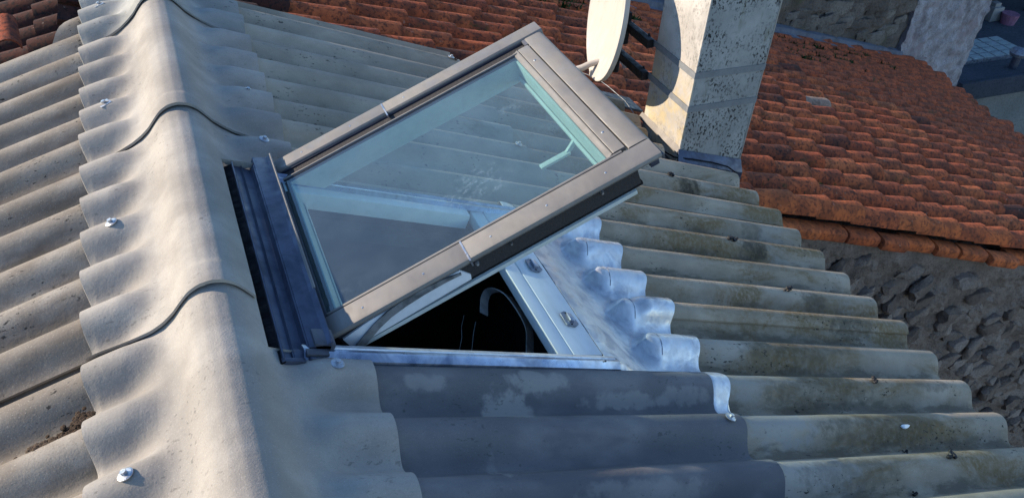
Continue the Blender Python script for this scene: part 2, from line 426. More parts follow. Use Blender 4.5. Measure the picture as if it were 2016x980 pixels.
sheets = []
up = M['sheet_upper']
SU = 1.43
sheets.append(sheet('R', .235, SU, -2.40, -1.42, M['sheet_dark'], base=.003))
sheets.append(sheet('R', .235, SU, -1.522, -.53, M['sheet_dark'], base=.003))
sheets.append(sheet('R', .235, SU+.012, -.637, .030, M['sheet_dark'], base=.003, label='dark damp sheet with pale dried patches below the window'))
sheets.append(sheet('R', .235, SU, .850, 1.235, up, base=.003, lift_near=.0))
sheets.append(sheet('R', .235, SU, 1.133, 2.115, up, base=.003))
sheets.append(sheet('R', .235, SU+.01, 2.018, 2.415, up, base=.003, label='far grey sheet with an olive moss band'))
lo = M['sheet_lower']
SE = 2.846
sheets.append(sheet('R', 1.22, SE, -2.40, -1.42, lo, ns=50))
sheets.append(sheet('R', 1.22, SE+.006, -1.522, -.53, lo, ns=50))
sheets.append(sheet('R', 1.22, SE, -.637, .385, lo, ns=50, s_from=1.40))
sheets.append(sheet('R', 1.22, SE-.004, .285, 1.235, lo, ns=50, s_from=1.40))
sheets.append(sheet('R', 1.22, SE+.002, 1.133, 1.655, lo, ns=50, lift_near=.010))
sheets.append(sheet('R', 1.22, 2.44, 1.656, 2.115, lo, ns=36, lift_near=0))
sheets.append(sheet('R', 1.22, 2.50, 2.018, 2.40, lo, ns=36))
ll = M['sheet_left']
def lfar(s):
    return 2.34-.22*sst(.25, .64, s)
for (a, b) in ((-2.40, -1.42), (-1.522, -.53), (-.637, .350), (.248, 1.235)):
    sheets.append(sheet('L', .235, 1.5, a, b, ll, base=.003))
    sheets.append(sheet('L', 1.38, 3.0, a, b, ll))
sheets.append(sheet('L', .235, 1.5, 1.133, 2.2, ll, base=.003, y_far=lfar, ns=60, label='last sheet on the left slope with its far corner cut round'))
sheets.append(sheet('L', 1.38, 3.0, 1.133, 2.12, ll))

# ------------------------------------------------------------ ridge caps
kx = np.array([0, .03, .055, .075, .095, .12, .15, .20, .25, .30, .36, .45])
kz = np.array([.043, .037, .021, -.003, -.031, -.056, -.074, -.0945, -.113, -.1315, -.153, -.1857])
gx = np.linspace(-.45, .45, 901); gz = np.interp(np.abs(gx), kx, kz)
ker = np.exp(-.5*(np.arange(-24, 25)/5.0)**2); ker /= ker.sum()
gz = np.convolve(np.pad(gz, 24, mode='edge'), ker, 'valid')
def capz(x, y):
    m_ = float(np.interp(x, gx, gz)); fade = sst(.110, .225, abs(x))
    # the fitted left slope is a little flatter
    if x < 0: m_ += abs(x)*(tan(AR)-tan(AL))*sst(.1, .3, -x)
    return m_ + fade*(AMP*wcos(y)-(AMP-.0255))
XR, XL = .342*cos(AR), .324*cos(AL)
def ridge_cap(y0, y1, mat, cut=False, label=None, dz=0.0):
    nx = 110; ys = list(np.linspace(y0, y1, int((y1-y0)/.0095)))
    if cut:
        ys = sorted([y for y in ys if abs(y-.875) > .004 and abs(y-.032) > .004] + [q for q in (.8745, .8755, .0315, .0325) if y0 < q < y1])
    sd_ = random.uniform(0, 99)
    def Pt(i, j):
        y = ys[j]; xr = XR
        if cut and .032 < y < .875: xr = .100*cos(AR)
        n1 = 70; xm = .09
        x = -XL+(xm+XL)*i/(n1-1) if i < n1 else xm+(xr-xm)*(i-n1+1)/(nx-n1)
        t = (y-y0)
        z = capz(x, y) + .010 + .009*sst(.06, .22, abs(x)) + dz + .015*(1-sst(0, .5, t))
        z += .0035*(1-sst(.075, .085, t))*(1-sst(.10, .16, abs(x)))
        z += .0015*noise.noise(Vector((x*9+sd_, y*5, 0)))
        yy = y
        if j == 0: yy += .006*noise.noise(Vector((x*9, sd_, 0)))
        if i == 0: x += .003*noise.noise(Vector((sd_, y*12, 0)))
        if i < 5: x += .016*(1-i/5)*(.5-.5*wcos(y))
        if i > nx-6 and not (cut and .032 < y < .875): x -= .008*(1-(nx-1-i)/5)*(.5-.5*wcos(y))
        return (x, yy, z)
    o = slab_grid('ridge_cap', Pt, nx, len(ys), .0095, mat, house)
    if label: o['label'] = label
    return o
caps = [ridge_cap(-1.60, -.60, M['cap']), ridge_cap(-.70, .30, M['cap'], True),
        ridge_cap(.20, 1.20, M['cap'], True, 'ridge cap trimmed away beside the window'),
        ridge_cap(1.10, 2.13, M['cap']), ridge_cap(2.03, 2.46, M['cap_old'], False, 'farthest, older looking ridge cap')]

# ------------------------------------------------------------ screws with washers (sub-parts of what they hold)
def screw_mesh():
    m = MB(); seg = 20
    prof = [(0.0165, 0), (.0165, .002), (.013, .0035), (.0075, .004)]
    for r, z in prof:
        for k in range(seg): m.v.append((r*cos(2*pi*k/seg), r*sin(2*pi*k/seg), z))
    for a in range(len(prof)-1):
        for k in range(seg): m.f.append((a*seg+k, a*seg+(k+1) % seg, (a+1)*seg+(k+1) % seg, (a+1)*seg+k))
    i = len(m.v)
    for z in (.004, .0115):
        for k in range(6): m.v.append((.0065*cos(pi*k/3), .0065*sin(pi*k/3), z))
    for k in range(6): m.f.append((i+k, i+(k+1) % 6, i+6+(k+1) % 6, i+6+k))
    m.f.append(tuple(i+6+k for k in range(6)))
    m.f.append(tuple(range((len(prof)-1)*seg, len(prof)*seg)))
    return m
sc_me = screw_mesh().build('roof_screw', M['steel'])
SC = sc_me.data; bpy.data.objects.remove(sc_me)
sq_me = MB().box((-.019, -.019, 0), (.019, .019, .003)).tube([(0, 0, .003), (0, 0, .012)], .0075, 6).build('roof_screw', M['steel'], bevel=.0008)
SQ = sq_me.data; bpy.data.objects.remove(sq_me)
def screw(parent, pos, nrm, me, tilt=0.0, spin=0.0):
    o = bpy.data.objects.new('roof_screw', me); COL.objects.link(o)
    n_ = Vector(nrm) + Vector((random.uniform(-tilt, tilt), random.uniform(-tilt, tilt), 0))
    r = n_.to_track_quat('Z', 'Y').to_matrix().to_4x4() @ Matrix.Rotation(spin, 4, 'Z')
    place(o, parent, r, pos)
NR = RR @ Vector((0, 0, 1)); NL = RL @ Vector((0, 0, 1))
yk = lambda k: k*P_+YC
for k, c in ((0, 1), (6, 2), (8, 3), (13, 4)):
    x = (.255 if k != 0 else .252)*cos(AR); y = yk(k)
    screw(caps[c], (x, y, capz(x, y)+.019), NR, SC, .12)
for k, c, me in ((-1, 1, SC), (4, 2, SC), (8, 3, SQ), (13, 4, SQ)):
    x = -.235*cos(AL); y = yk(k)
    screw(caps[c], (x, y, capz(x, y)+.020), NL, me, .15, .5)
for k, c in ((-1, 2), (8, 4), (13, 5)):
    screw(sheets[c], SR(1.387, yk(k), .0165), NR, SC, .05)
# ------------------------------------------------------------ roof window
win = thing('roof_window', 'open top hung skylight with grey metal frame set in the corrugated roof', 'skylight', tuple(SR(.6, .42, -.05)))
# frame: sill, sides, head; white inside
fr = MB()
fr.prism([(.916, -.02), (.918, .006), (.964, .0095), (.9645, .0065), (.968, .0065), (.9685, .0105), (1.066, .0165), (1.070, -.05), (.935, -.040), (.918, -.026)], .052, .785)
fr.prism([(.052, -.025), (.058, -.025), (.058, -.07), (.052, -.07)], .20, .90, 'x')
fr.prism([(.745, .012), (.785, .012), (.785, -.040), (.742, -.040)], .20, .90, 'x')
fr.prism([(.185, .0), (.215, .0), (.215, -.11), (.185, -.11)], .052, .785)
fr.build('frame', M['white'], win, RR, bevel=.0015)
# striker plates on the sill
for y in (.475, .205):
    sp = MB(); x = 1.022
    sp.prism([(x-.018, y-.028), (x+.010, y-.036), (x+.028, y-.022), (x+.024, y+.020), (x+.002, y+.036), (x-.016, y+.026)], .0165, .0200, 'z')
    o = sp.build('striker_plate', M['zinc_dull'], win, RR)
    q = MB().prism([(x-.004, y-.016), (x+.012, y-.018), (x+.012, y+.014), (x-.002, y+.018)], .0200, .030, 'z')
    q.build('latch_hook', M['rail'], o, RR, bevel=.001)
    for (dx, dy) in ((.0, -.026), (.004, .027)):
        screw(o, SR(x+dx, y+dy, .0275), NR, SC) if False else MB().tube([(x+dx, y+dy, .0195), (x+dx, y+dy, .0215)], .003, 8).build('screw', M['black'], o, RR)
# side rails
rail = MB().prism([(-.002, -.034), (.002, .006), (.016, .014), (.020, .019), (.034, .017), (.050, .012), (.050, -.03)], .175, 1.112, 'x')
r1 = rail.build('side_flashing', M['rail'], win, RR, bevel=.001); r1['label'] = 'near side flashing reflecting the sky'
lip = MB().prism([(.030, .0175), (.033, .0205), (.048, .015), (.048, .011)], .19, 1.10, 'x').build('weather_lip', M['zinc'], r1, RR)
MB().tube([(1.055, .018, .0195), (1.055, .018, .0225)], .003, 8).build('screw', M['black'], r1, RR)
rail2 = MB().prism([(.785, -.03), (.785, .010), (.800, .022), (.818, .018), (.826, .024), (.838, .010), (.846, -.03)], .246, 1.11, 'x')
r2 = rail2.build('side_flashing', M['rail'], win, RR, bevel=.001)
# head flashing: gasket, upright lip, channel, hood
def ragged(y0, y1, n, s_in, s_out, h0, h1, th=.004, sd_=3.0, amp=.011):
    m = MB(); 
    for j in range(n):
        y = y0+(y1-y0)*j/(n-1); w = amp*noise.noise(Vector((y*16, sd_, 0)))+amp*.6*noise.noise(Vector((y*60, sd_, 2)))
        m.v += [(s_in, y, h1), (s_out+w, y, h0), (s_out+w, y, h0-th), (s_in, y, h1-th)]
    for j in range(n-1):
        for k in range(4): m.f.append((j*4+k, j*4+(k+1) % 4, j*4+4+(k+1) % 4, j*4+4+k))
    m.f += [(3, 2, 1, 0), tuple((n-1)*4+k for k in range(4))]; return m
hd = ragged(-.012, .866, 90, .128, .098, -.008, .012).build('gasket', M['rubber'], win, RR)
hf = MB().prism([(.122, -.02), (.1215, .016), (.1255, .017), (.128, .004), (.150, .000), (.154, .008), (.158, .000), (.182, -.003), (.186, .016), (.190, .018), (.190, -.02)], -.004, .868)
hf.build('head_flashing', M['flash_blue'], win, RR, bevel=.0007)
hood = MB().prism([(.188, .0), (.189, .020), (.192, .022), (.228, .029), (.2375, .040), (.2405, .040), (.2415, .018), (.205, -.02), (.19, -.02)], .030, .905)
ho = hood.build('hood', M['flash_blue'], win, RR, bevel=.0008)
edge = MB().prism([(.2345, .0375), (.2375, .0425), (.2415, .0425), (.2425, .030)], .236, .91).build('hood_edge', M['alu'], ho, RR)
MB().box((.150, -.006, -.03), (.205, .040, .006)).build('corner_piece', M['flash_blue'], win, RR, bevel=.003)
MB().box((.120, -.010, -.035), (.176, .003, .012)).build('corner_piece', M['flash_blue'], win, RR, bevel=.002)
MB().box((.200, .030, -.012), (.252, .088, .031)).build('hinge_cover', M['alu_dark'], win, RR, bevel=.004)
MB().box((.178, .004, .016), (.232, .024, .0225)).build('hinge_cover', M['alu_dark'], win, RR, bevel=.001)

# sash in its own (u, v, w) frame
B0 = Vector((.243, .092, -.083)); ST = .412
RS = Matrix.Rotation(-ST, 4, 'Y')
sb = MB()
def ring(m, u0, u1, v0, v1, U0, U1, V0, V1, w0, w1):
    m.box((u0, v0, w0), (U0, v1, w1)); m.box((U1, v0, w0), (u1, v1, w1))
    m.box((U0, v0, w0), (U1, V0, w1)); m.box((U0, V1, w0), (U1, v1, w1))
ring(sb, .012, .866, .006, .806, .030, .822, .070, .702, -.066, -.006)
sash = sb.build('sash', M['alu_side'], win, RS, B0)
sash['label'] = 'open sash raised from the roof on its upper edge'
def spart(m, name, mat, bevel=.0008, label=None, parent=None, smooth=False):
    o = m.build(name, mat, parent or sash, RS, B0, smooth, bevel)
    if label: o['label'] = label
    return o
g_ = MB(); ring(g_, .016, .872, .010, .802, .034, .822, .066, .706, -.077, -.0665)
spart(g_, 'gasket', M['rubber'])
g_ = MB(); ring(g_, .014, .848, .002, .795, .036, .818, .070, .698, -.090, -.0775)
g_.box((.0295, .0695, -.0775), (.034, .7025, -.012))
g_.box((.8165, .0695, -.0775), (.823, .7025, -.012)); g_.box((.034, .0695, -.0775), (.8165, .0735, -.012)); g_.box((.034, .698, -.0775), (.8165, .7025, -.012))
spart(g_, 'sash_lining', M['white_inner'])
# near cover rail in two lengths, far cover rail in two lengths
def cover(u0, u1, near=True):
    m = MB()
    if near:
        pr = [(-.004, -.012), (-.008, -.004), (-.005, .004), (.004, .0065), (.060, .0075), (.0635, .004), (.064, -.010), (.0, -.012)]
    else:
        pr = [(.818, -.020), (.824, -.004), (.820, .005), (.812, .008), (.760, .009), (.755, .004), (.754, -.016), (.81, -.014)]
    return m.prism(pr, u0, u1, 'x')
for near in (True, False):
    spart(cover(-.002 if near else .006, .3865, near), 'cover_rail', M['alu'])
    o = spart(cover(.389, .934 if near else .944, near), 'cover_rail', M['alu'])
    v = .026 if near else .786
    for u in (.10, .27, .46, .62, .79):
        if near or u < .6:
            m = MB(); m.tube([(u, v, .0065 if near else .008), (u, v, .0085 if near else .0098)], [.0036, .002], 10)
            spart(m, 'screw', M['steel'], 0)
# seam clip where the two lengths meet
spart(MB().prism([(-.0105, -.018), (-.0105, .003), (.003, .0078), (.064, .0088), (.064, .002)], .3850, .3895, 'x'), 'cover_joint', M['steel'], 0)
spart(MB().prism([(.8245, -.01), (.824, .004), (.812, .0095), (.735, .0105), (.735, .0)], .3865, .3905, 'x'), 'cover_joint', M['steel'], 0)
# channel and lip on the far rail, lip on the near rail
spart(MB().prism([(.7, -.006), (.7005, .001), (.7085, .004), (.712, -.018), (.722, -.026), (.750, -.012), (.7505, -.001), (.7535, .0), (.7545, -.03), (.7, -.03)], .010, .905, 'x'), 'glazing_channel', M['channel'], .0004)
spart(MB().prism([(.7035, .0022), (.7045, .0052), (.7085, .0052), (.7095, .0015)], .016, .895, 'x'), 'glazing_bead', M['alu'], 0)
spart(MB().prism([(.0645, -.008), (.0652, .0062), (.0685, .0075), (.0745, .0045), (.076, -.003), (.076, -.008)], .012, .860, 'x'), 'glazing_bead', M['alu'], .0006)
spart(MB().box((.004, .066, -.012), (.011, .752, .0035)), 'glazing_bead', M['alu_dark'], .0008)
# bottom end: bead, screwed panel, drip plate
spart(MB().prism([(.820, -.006), (.821, .0015), (.829, .003), (.834, .006), (.837, .0062), (.839, -.006)], .0765, .716), 'glazing_bead', M['alu'], .0005)
bp_ = spart(MB().prism([(.8395, -.006), (.8395, .0055), (.843, .0068), (.874, .0068), (.8755, .004), (.8755, -.006)], .078, .715), 'bottom_panel', M['alu'], .0005)
for v in (.17, .62):
    spart(MB().tube([(.857, v, .0068), (.857, v, .0086)], [.0042, .0025], 10), 'screw', M['steel'], 0, parent=sash)
spart(MB().prism([(.879, -.006), (.879, .006), (.882, .0075), (.925, .0070), (.934, .004), (.941, -.006), (.943, -.016), (.9405, -.0165), (.936, -.008), (.90, -.010)], .0655, .752), 'drip_plate', M['alu'], .0006)
spart(MB().box((.868, .72, -.006), (.93, .753, .0055)), 'corner_piece', M['alu_dark'], .001)
spart(MB().box((.900, -.002, -.030), (.925, .030, -.012)), 'corner_piece', M['flash_blue'], .002)
spart(MB().box((.9355, -.002, -.022), (.942, .062, -.008)), 'drip_plate', M['alu_dark'], .001)
# white side panel and arched stay arm at the hinge end of the near side
spart(MB().prism([(.026, -.074), (.368, -.064), (.372, -.050), (.352, -.018), (.10, -.018), (.020, -.030)], -.0015, .0055), 'side_panel', M['white'], .001)
arc = [(.012, -.098), (.040, -.078), (.072, -.060), (.108, -.042), (.148, -.028), (.195, -.020), (.25, -.0175), (.31, -.020), (.352, -.026)]
m = MB(); n_ = len(arc)
for k, (u, w) in enumerate(arc):
    wd = .011 if k < n_-3 else .011*(n_-k)/3.6
    a, b = arc[max(k-1, 0)], arc[min(k+1, n_-1)]; L_ = math.hypot(b[0]-a[0], b[1]-a[1]); nx, nz = -(b[1]-a[1])/L_, (b[0]-a[0])/L_
    for (q, vv) in ((-1, -.007), (1, -.007), (1, -.0025), (-1, -.0025)): m.v.append((u+nx*wd*q, vv, w+nz*wd*q))
for k in range(n_-1):
    for j in range(4): m.f.append((k*4+j, k*4+(j+1) % 4, k*4+4+(j+1) % 4, k*4+4+j))
m.f += [(3, 2, 1, 0), tuple((n_-1)*4+k for k in range(4))]
spart(m, 'stay_arm', M['grey_strip'], 0)
for u, w, r in ((.399, -.030, .006), (.497, -.026, .0050), (.759, -.026, .0055)):
    spart(MB().tube([(u, .006, w), (u, -.003, w)], [r, r*.6], 12), 'screw', M['steel'], 0)
# glass
spart(MB().box((.008, .074, -.0045), (.8215, .7035, -.0005)), 'glass_pane', M['glass'], 0)
# handle bar and lever inside
spart(MB().prism([(.806, -.084), (.8145, -.084), (.8145, -.070), (.806, -.070)], .10, .73), 'vent_bar', M['white_inner'], .002)
hl = MB(); hl.tube([(.812, .298, -.078), (.790, .296, -.092), (.775, .292, -.098)], [.009, .008, .0075], 8)
spart(hl, 'handle', M['white_inner'], 0, smooth=True)
spart(MB().box((.690, .281, -.103), (.785, .301, -.094)), 'handle', M['white_inner'], .003)

# zinc apron: tray then pleats over the waves
def apron(i, j, ns=46, ny=150, s0=1.068, y0=-.150, y1=.905):
    s = s0+(1.517-s0)*i/(ns-1); y = y0+(y1-y0)*j/(ny-1)
    ph = ((y-YC)/P_) % 1.0
    start = 1.262+.060*(1-abs(2*ph-1))          # slanting mouth of each pleat
    t = sst(start, start+.055, s)
    tray = .017-.062*sst(1.07, 1.30, s)
    h = tray*(1-t) + (wave(y)+.0125)*t
    h += .019*sst(.278, .286, y)*(1-sst(.30, .52, y))*sst(1.36, 1.41, s)
    cl = max(1-sst(-.004, .022, y), sst(.868, .885, y))
    h = h*(1-cl) + (wave(y)+.0085-.012*(1-sst(1.42, 1.45, s)))*cl
    h += .0016*noise.noise(Vector((s*18, y*18, 0))) + .0009*noise.noise(Vector((s*60, y*60, 4))) + .0012*abs(noise.noise(Vector((s*30, y*30, 8))))
    h += .004*math.exp(-((s-start-.05)/.006)**2)*noise.noise(Vector((1, y*45, 2)))
    if i == ns-1: s += .010*cos(2*pi*(y-YC)/P_)-.006+.004*noise.noise(Vector((y*20, 0, 0)))
    return (s, y, h)
ap = slab_grid('apron_flashing', apron, 46, 150, .0012, M['zinc'], win, RR)
ap['label'] = 'hand dressed zinc apron pleated over the waves of the roof'
for k in range(1, 6):      # folded gussets and solder seams
    yy = yk(k)
    m = MB(); m.tube([(1.352+.008*noise.noise(Vector((q*3., k, 0))), yy-.05+q*.013, wave(yy-.05+q*.013)+.0120) for q in range(8)], .0022, 6)
    m.build('solder_seam', M['zinc_dull'], ap, RR, smooth=True)

# ------------------------------------------------------------ dark attic under the opening
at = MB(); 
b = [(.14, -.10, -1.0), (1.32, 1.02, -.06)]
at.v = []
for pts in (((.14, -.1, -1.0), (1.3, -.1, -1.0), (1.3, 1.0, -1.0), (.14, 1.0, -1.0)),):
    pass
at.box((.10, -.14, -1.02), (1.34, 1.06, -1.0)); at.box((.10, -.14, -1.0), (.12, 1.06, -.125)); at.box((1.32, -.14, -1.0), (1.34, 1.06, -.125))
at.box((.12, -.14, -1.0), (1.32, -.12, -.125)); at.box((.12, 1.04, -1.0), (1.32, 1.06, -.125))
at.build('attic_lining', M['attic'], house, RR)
for y in (.03, .80):
    MB().box((.122, y-.02, -.165), (1.10, y+.025, -.118)).build('rafter', M['dark_wood'], house, RR)
MB().box((1.12, .055, -.20), (1.15, .78, -.125)).build('batten', M['dark_wood'], house, RR)
# curved steel strap inside the opening
m = MB(); pts = []
cpts = [(.925, .44, -.165), (.944, .498, -.155), (.972, .541, -.15), (1.009, .56, -.15), (1.05, .536, -.15), (1.060, .443, -.15), (1.055, .352, -.15), (1.015, .27, -.15), (.985, .20, -.155)]
bm_pts = []
for a_, b_ in zip(cpts[:-1], cpts[1:]):
    for q in range(4): bm_pts.append(Vector(a_).lerp(Vector(b_), q/4))
bm_pts.append(Vector(cpts[-1]))
for _ in range(3): bm_pts = [bm_pts[0]]+[(bm_pts[i-1]+bm_pts[i]*2+bm_pts[i+1])/4 for i in range(1, len(bm_pts)-1)]+[bm_pts[-1]]
bm_pts = [q - Vector((.022, 0, 0)) for q in bm_pts]
m.ribbon(bm_pts, (.040, .008, -.020), (.0015, .002, .003))
st = m.build('metal_strap', M['strap_steel'], None, RR, smooth=True)
tag(st, 'curved galvanised steel strap in the dark attic seen through the opening', 'strap')
# hanging cobweb strands
m = MB()
for q in range(2):
    x0, y0 = .82+.03*q, .42-.03*q
    m.tube([(x0-.01*k+.008*noise.noise(Vector((k*1.7, q, 0))), y0-.032*k, -.16-.02*k) for k in range(9)], .0008, 4)
tag(m.build('cobweb', M['grey_strip'], None, RR), 'thin grey cobweb strands hanging in the dark attic opening', 'cobweb')

# ------------------------------------------------------------ chimney
CX0, CX1, CY0, CY1 = 2.38, 2.795, 1.708, 2.085
ch = thing('chimney', 'square cement panel chimney with two metal bands standing at the roof edge', 'chimney', (2.58, 1.9, -.95))
CT = .42
MB().box((CX0+.012, CY0+.012, -1.35), (CX1-.002, CY1-.002, CT)).build('flue', M['chim'], ch)
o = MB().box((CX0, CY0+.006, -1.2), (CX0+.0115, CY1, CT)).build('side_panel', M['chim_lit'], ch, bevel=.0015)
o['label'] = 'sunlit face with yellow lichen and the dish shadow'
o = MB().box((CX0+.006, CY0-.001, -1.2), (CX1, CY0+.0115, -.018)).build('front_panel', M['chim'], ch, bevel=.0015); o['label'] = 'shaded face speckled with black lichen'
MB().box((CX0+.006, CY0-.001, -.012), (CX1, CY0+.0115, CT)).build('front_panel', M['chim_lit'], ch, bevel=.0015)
MB().box((CX0-.002, CY0-.0035, -1.1), (CX0+.0058, CY0+.0058, CT)).build('corner_joint', M['chim_lit'], ch, bevel=.0015)
MB().box((CX1-.006, CY0-.003, -1.1), (CX1+.0025, CY0+.004, CT)).build('corner_joint', M['cap'], ch, bevel=.0015)
MB().box((CX0-.04, CY0-.04, CT), (CX1+.04, CY1+.04, CT+.05)).build('cap_slab', M['chim'], ch, bevel=.006)
for z in (-.425, -.610):
    m = MB(); t = .0022; hh = .017
    m.box((CX0-t-.003, CY0-.0037-t, z-hh), (CX0-.0025, 2.42, z+hh))
    m.box((CX0-.0025, CY0-.0037-t, z-hh), (CX1+t, CY0-.0037, z+hh))
    m.box((CX1+.0026, CY0-.0037, z-hh), (CX1+.0026+t, CY1, z+hh))
    o = m.build('metal_band', M['steel_strap'], ch)
    MB().tube([(CX0-.012, 2.12, z), (CX0+.03, 2.12, z)], .007, 8).tube([(CX0-.010, 2.10, z-.02), (CX0-.010, 2.16, z+.03)], .006, 6).build('clamp_bolt', M['black'], o)
# base flashing
bf = MB()
sl_ = lambda x: -x*tan(AR)
bf.v = [(CX0-.012, CY0-.010, sl_(CX0)+.028), (CX1+.001, CY0-.010, sl_(CX1)+.045), (CX1+.004, CY0-.045, sl_(CX1)-.020), (CX0-.03, CY0-.055, sl_(CX0)-.022),
        (CX0-.012, CY0-.0075, sl_(CX0)+.028), (CX1+.001, CY0-.0075, sl_(CX1)+.045), (CX1+.004, CY0-.04, sl_(CX1)-.07), (CX0-.03, CY0-.05, sl_(CX0)-.07)]
bf.f = [(0, 3, 2, 1), (4, 5, 6, 7), (0, 1, 5, 4), (1, 2, 6, 5), (2, 3, 7, 6), (3, 0, 4, 7)]
bf.build('base_flashing', M['flash_blue'], ch, bevel=.002)
bf = MB(); n_ = 24
for k in range(n_):
    y = CY0-.008+(CY1-CY0+.03)*k/(n_-1); j = .006*noise.noise(Vector((y*22, 0, 0)))
    z = sl_(CX0)
    bf.v += [(CX0-.001, y, z+.034+j), (CX0-.016, y, z+.012+j), (CX0-.018, y, z+.006), (CX0-.001, y, z-.02)]
for k in range(n_-1):
    for j in range(4): bf.f.append((k*4+j, k*4+(j+1) % 4, k*4+4+(j+1) % 4, k*4+4+j))
bf.f += [(3, 2, 1, 0), tuple((n_-1)*4+q for q in range(4))]
bf.build('mortar_fillet', M['cap'], ch)
m = MB(); m.box((2.36, 1.62, -.085), (2.56, 2.46, -.070)); m.box((2.1, 2.385, -.075), (2.76, 2.56, -.060))
tag(m.build('lead_flashing', M['lead'], None, RR, bevel=.003), 'dark lead flashing strip between corrugated roof and chimney', 'flashing')
# cables
m = MB(); pts = [SR(2.50, 2.16, -.03), SR(2.485, 2.05, -.035), SR(2.47, 1.93, -.04), SR(2.475, 1.80, -.035), SR(2.50, 1.685, -.02), SR(2.60, 1.66, .0), SR(2.74, 1.665, .003), SR(2.85, 1.655, .002), SR(2.90, 1.62, -.01), SR(2.90, 1.585, -.04)]
tag(m.tube(pts, .0042, 6).build('black_cable', M['rubber'], smooth=True), 'thick black cable bent round the foot of the chimney', 'cable')
m = MB(); pts = [SR(2.38, 2.62, .0), SR(2.44, 2.52, .02), SR(2.46, 2.40, .025), SR(2.50, 2.26, .015), SR(2.52, 2.17, -.01)]
tag(m.tube(pts, .0022, 6).build('thin_cable', M['grey_strip'], smooth=True), 'thin grey cable crossing from the dish to the chimney foot', 'cable')

# ------------------------------------------------------------ satellite dish
dish = thing('satellite_dish', 'cream satellite dish on a pole beside the chimney', 'satellite dish', (2.33, 2.40, -.75))
DC = Vector((2.205, 2.357, -.343)); dn = Vector((-cos(rad(16.2)), sin(rad(16.2)), .098)).normalized()
dz_ = (Vector((0, 0, 1)) - dn*dn.z).normalized(); dx_ = dz_.cross(dn)
Rd = Matrix((dx_, dz_, dn)).transposed().to_4x4()
m = MB(); R1, R2, nr, na = .353, .350, 12, 64
def ringpts(sc, z): return [(R1*sc*cos(2*pi*k/na), R2*sc*sin(2*pi*k/na), z) for k in range(na)]
rings = [(0.001, -.062)]+[(i/nr, -.062+.062*(i/nr)**2) for i in range(1, nr+1)]+[(1.012, .004), (1.03, .003), (1.035, -.006), (1.03, -.022), (1.012, -.024)]+[(i/nr, -.075+.052*(i/nr)**2) for i in range(nr, 0, -1)]+[(.001, -.075)]
for sc, z in rings: m.v += ringpts(sc, z)
for a in range(len(rings)-1):
    for k in range(na): m.f.append((a*na+k, a*na+(k+1) % na, (a+1)*na+(k+1) % na, (a+1)*na+k))
m.build('reflector', M['dish'], dish, Rd, DC, smooth=True)
# feed arm leaves through the foot of the reflector
m = MB(); pts = [(0, -.275, -.04), (0, -.30, .02), (0, -.33, .06), (0, -.355, .12), (0, -.36, .20), (0, -.33, .34)]
m.tube(pts, [.017, .018, .020, .019, .017, .015], 10)
m.build('feed_arm', M['dish'], dish, Rd, DC, smooth=True)
MB().tube([(0, -.33, .34), (0, -.25, .39)], .028, 12).build('feed_horn', M['grey_strip'], dish, Rd, DC, smooth=True)
MB().box((-.022, -.372, -.022), (.022, -.340, .006)).build('foot_tab', M['dish'], dish, Rd, DC, bevel=.006)
PX, PY = 2.345, 2.40
MB().tube([(PX, PY, -.72), (PX, PY, .15)], .019, 14).build('pole', M['black'], dish, smooth=True)
m = MB()
bk = DC - dn*.07
for zz in (-.40, -.45, -.52):
    m.tube([bk+Vector((0, 0, zz+.40)), (PX-.03, PY-.03, zz)], .006, 6)
m.box((PX-.045, PY-.04, -.54), (PX+.03, PY+.03, -.36))
m.build('dish_mount', M['black'], dish)
for z in (-.425, -.610):
    MB().box((PX-.012, 2.10, z-.024), (PX+.024, 2.43, z+.022)).build('wall_bracket', M['black'], dish, bevel=.003)

# ------------------------------------------------------------ neighbouring tiled roof
TA = rad(18.75); ZT = -1.24+3.02*tan(TA)
RT = Matrix.Rotation(TA, 4, 'Y')
T0 = Vector((0, 0, ZT))
trf = thing('tiled_house', 'neighbouring house with an old orange barrel tile roof behind the chimney', 'house', (6, 4, -9))
def tile_mesh(idx, seg=8, L=.43, r0=.078, r1=.094, hgt=.98, th=.013):
    rnd = random.Random(idx); v = []; f = []
    # s = 0 upper end, s = L lower end
    for (s, r, dh) in ((0, r0, -.012), (L*.55, (r0+r1)/2, 0.003), (L, r1, .014)):
        for k in range(seg+1):
            a = pi*k/seg; rr = r*(1+rnd.uniform(-.02, .02))
            v.append((s+rnd.uniform(-.004, .004)*(s > 0), -rr*cos(a), rr*sin(a)*hgt-.080+dh))
    n1 = seg+1
    for k in range(n1):      # inner rim at the lower end
        a = pi*k/seg; r = r1-th; v.append((L-.001, -r*cos(a), r*sin(a)*hgt-.080+.014))
    for k in range(n1):
        a = pi*k/seg; r = r0-th; v.append((L*.5, -r*cos(a), r*sin(a)*hgt-.082))
    for a in range(2):
        for k in range(seg): f.append((a*n1+k, a*n1+k+1, (a+1)*n1+k+1, (a+1)*n1+k))
    for a in (2, 3):
        for k in range(seg): f.append((a*n1+k, a*n1+k+1, (a+1)*n1+k+1, (a+1)*n1+k))
    me = bpy.data.meshes.new('tile'); me.from_pydata(v, [], f); me.update()
    me.polygons.foreach_set('use_smooth', [True]*len(me.polygons)); me.set_sharp_from_angle(angle=rad(50))
    return me
TM = {}
M['tile_worn'] = tile_mat('terracotta_worn', [(.20, .05, .024), (.26, .07, .03), (.17, .045, .025)], .8)
for nm in ('tile', 'tile_worn', 'tile_pale', 'tile_orange', 'tile_old', 'tile_dark'):
    TM[nm] = [tile_mesh(k) for k in range(5)]
    for me in TM[nm]: me.materials.append(M[nm])
cm = (Matrix.Translation(cam.location) @ cam.rotation_euler.to_matrix().to_4x4()).inverted()
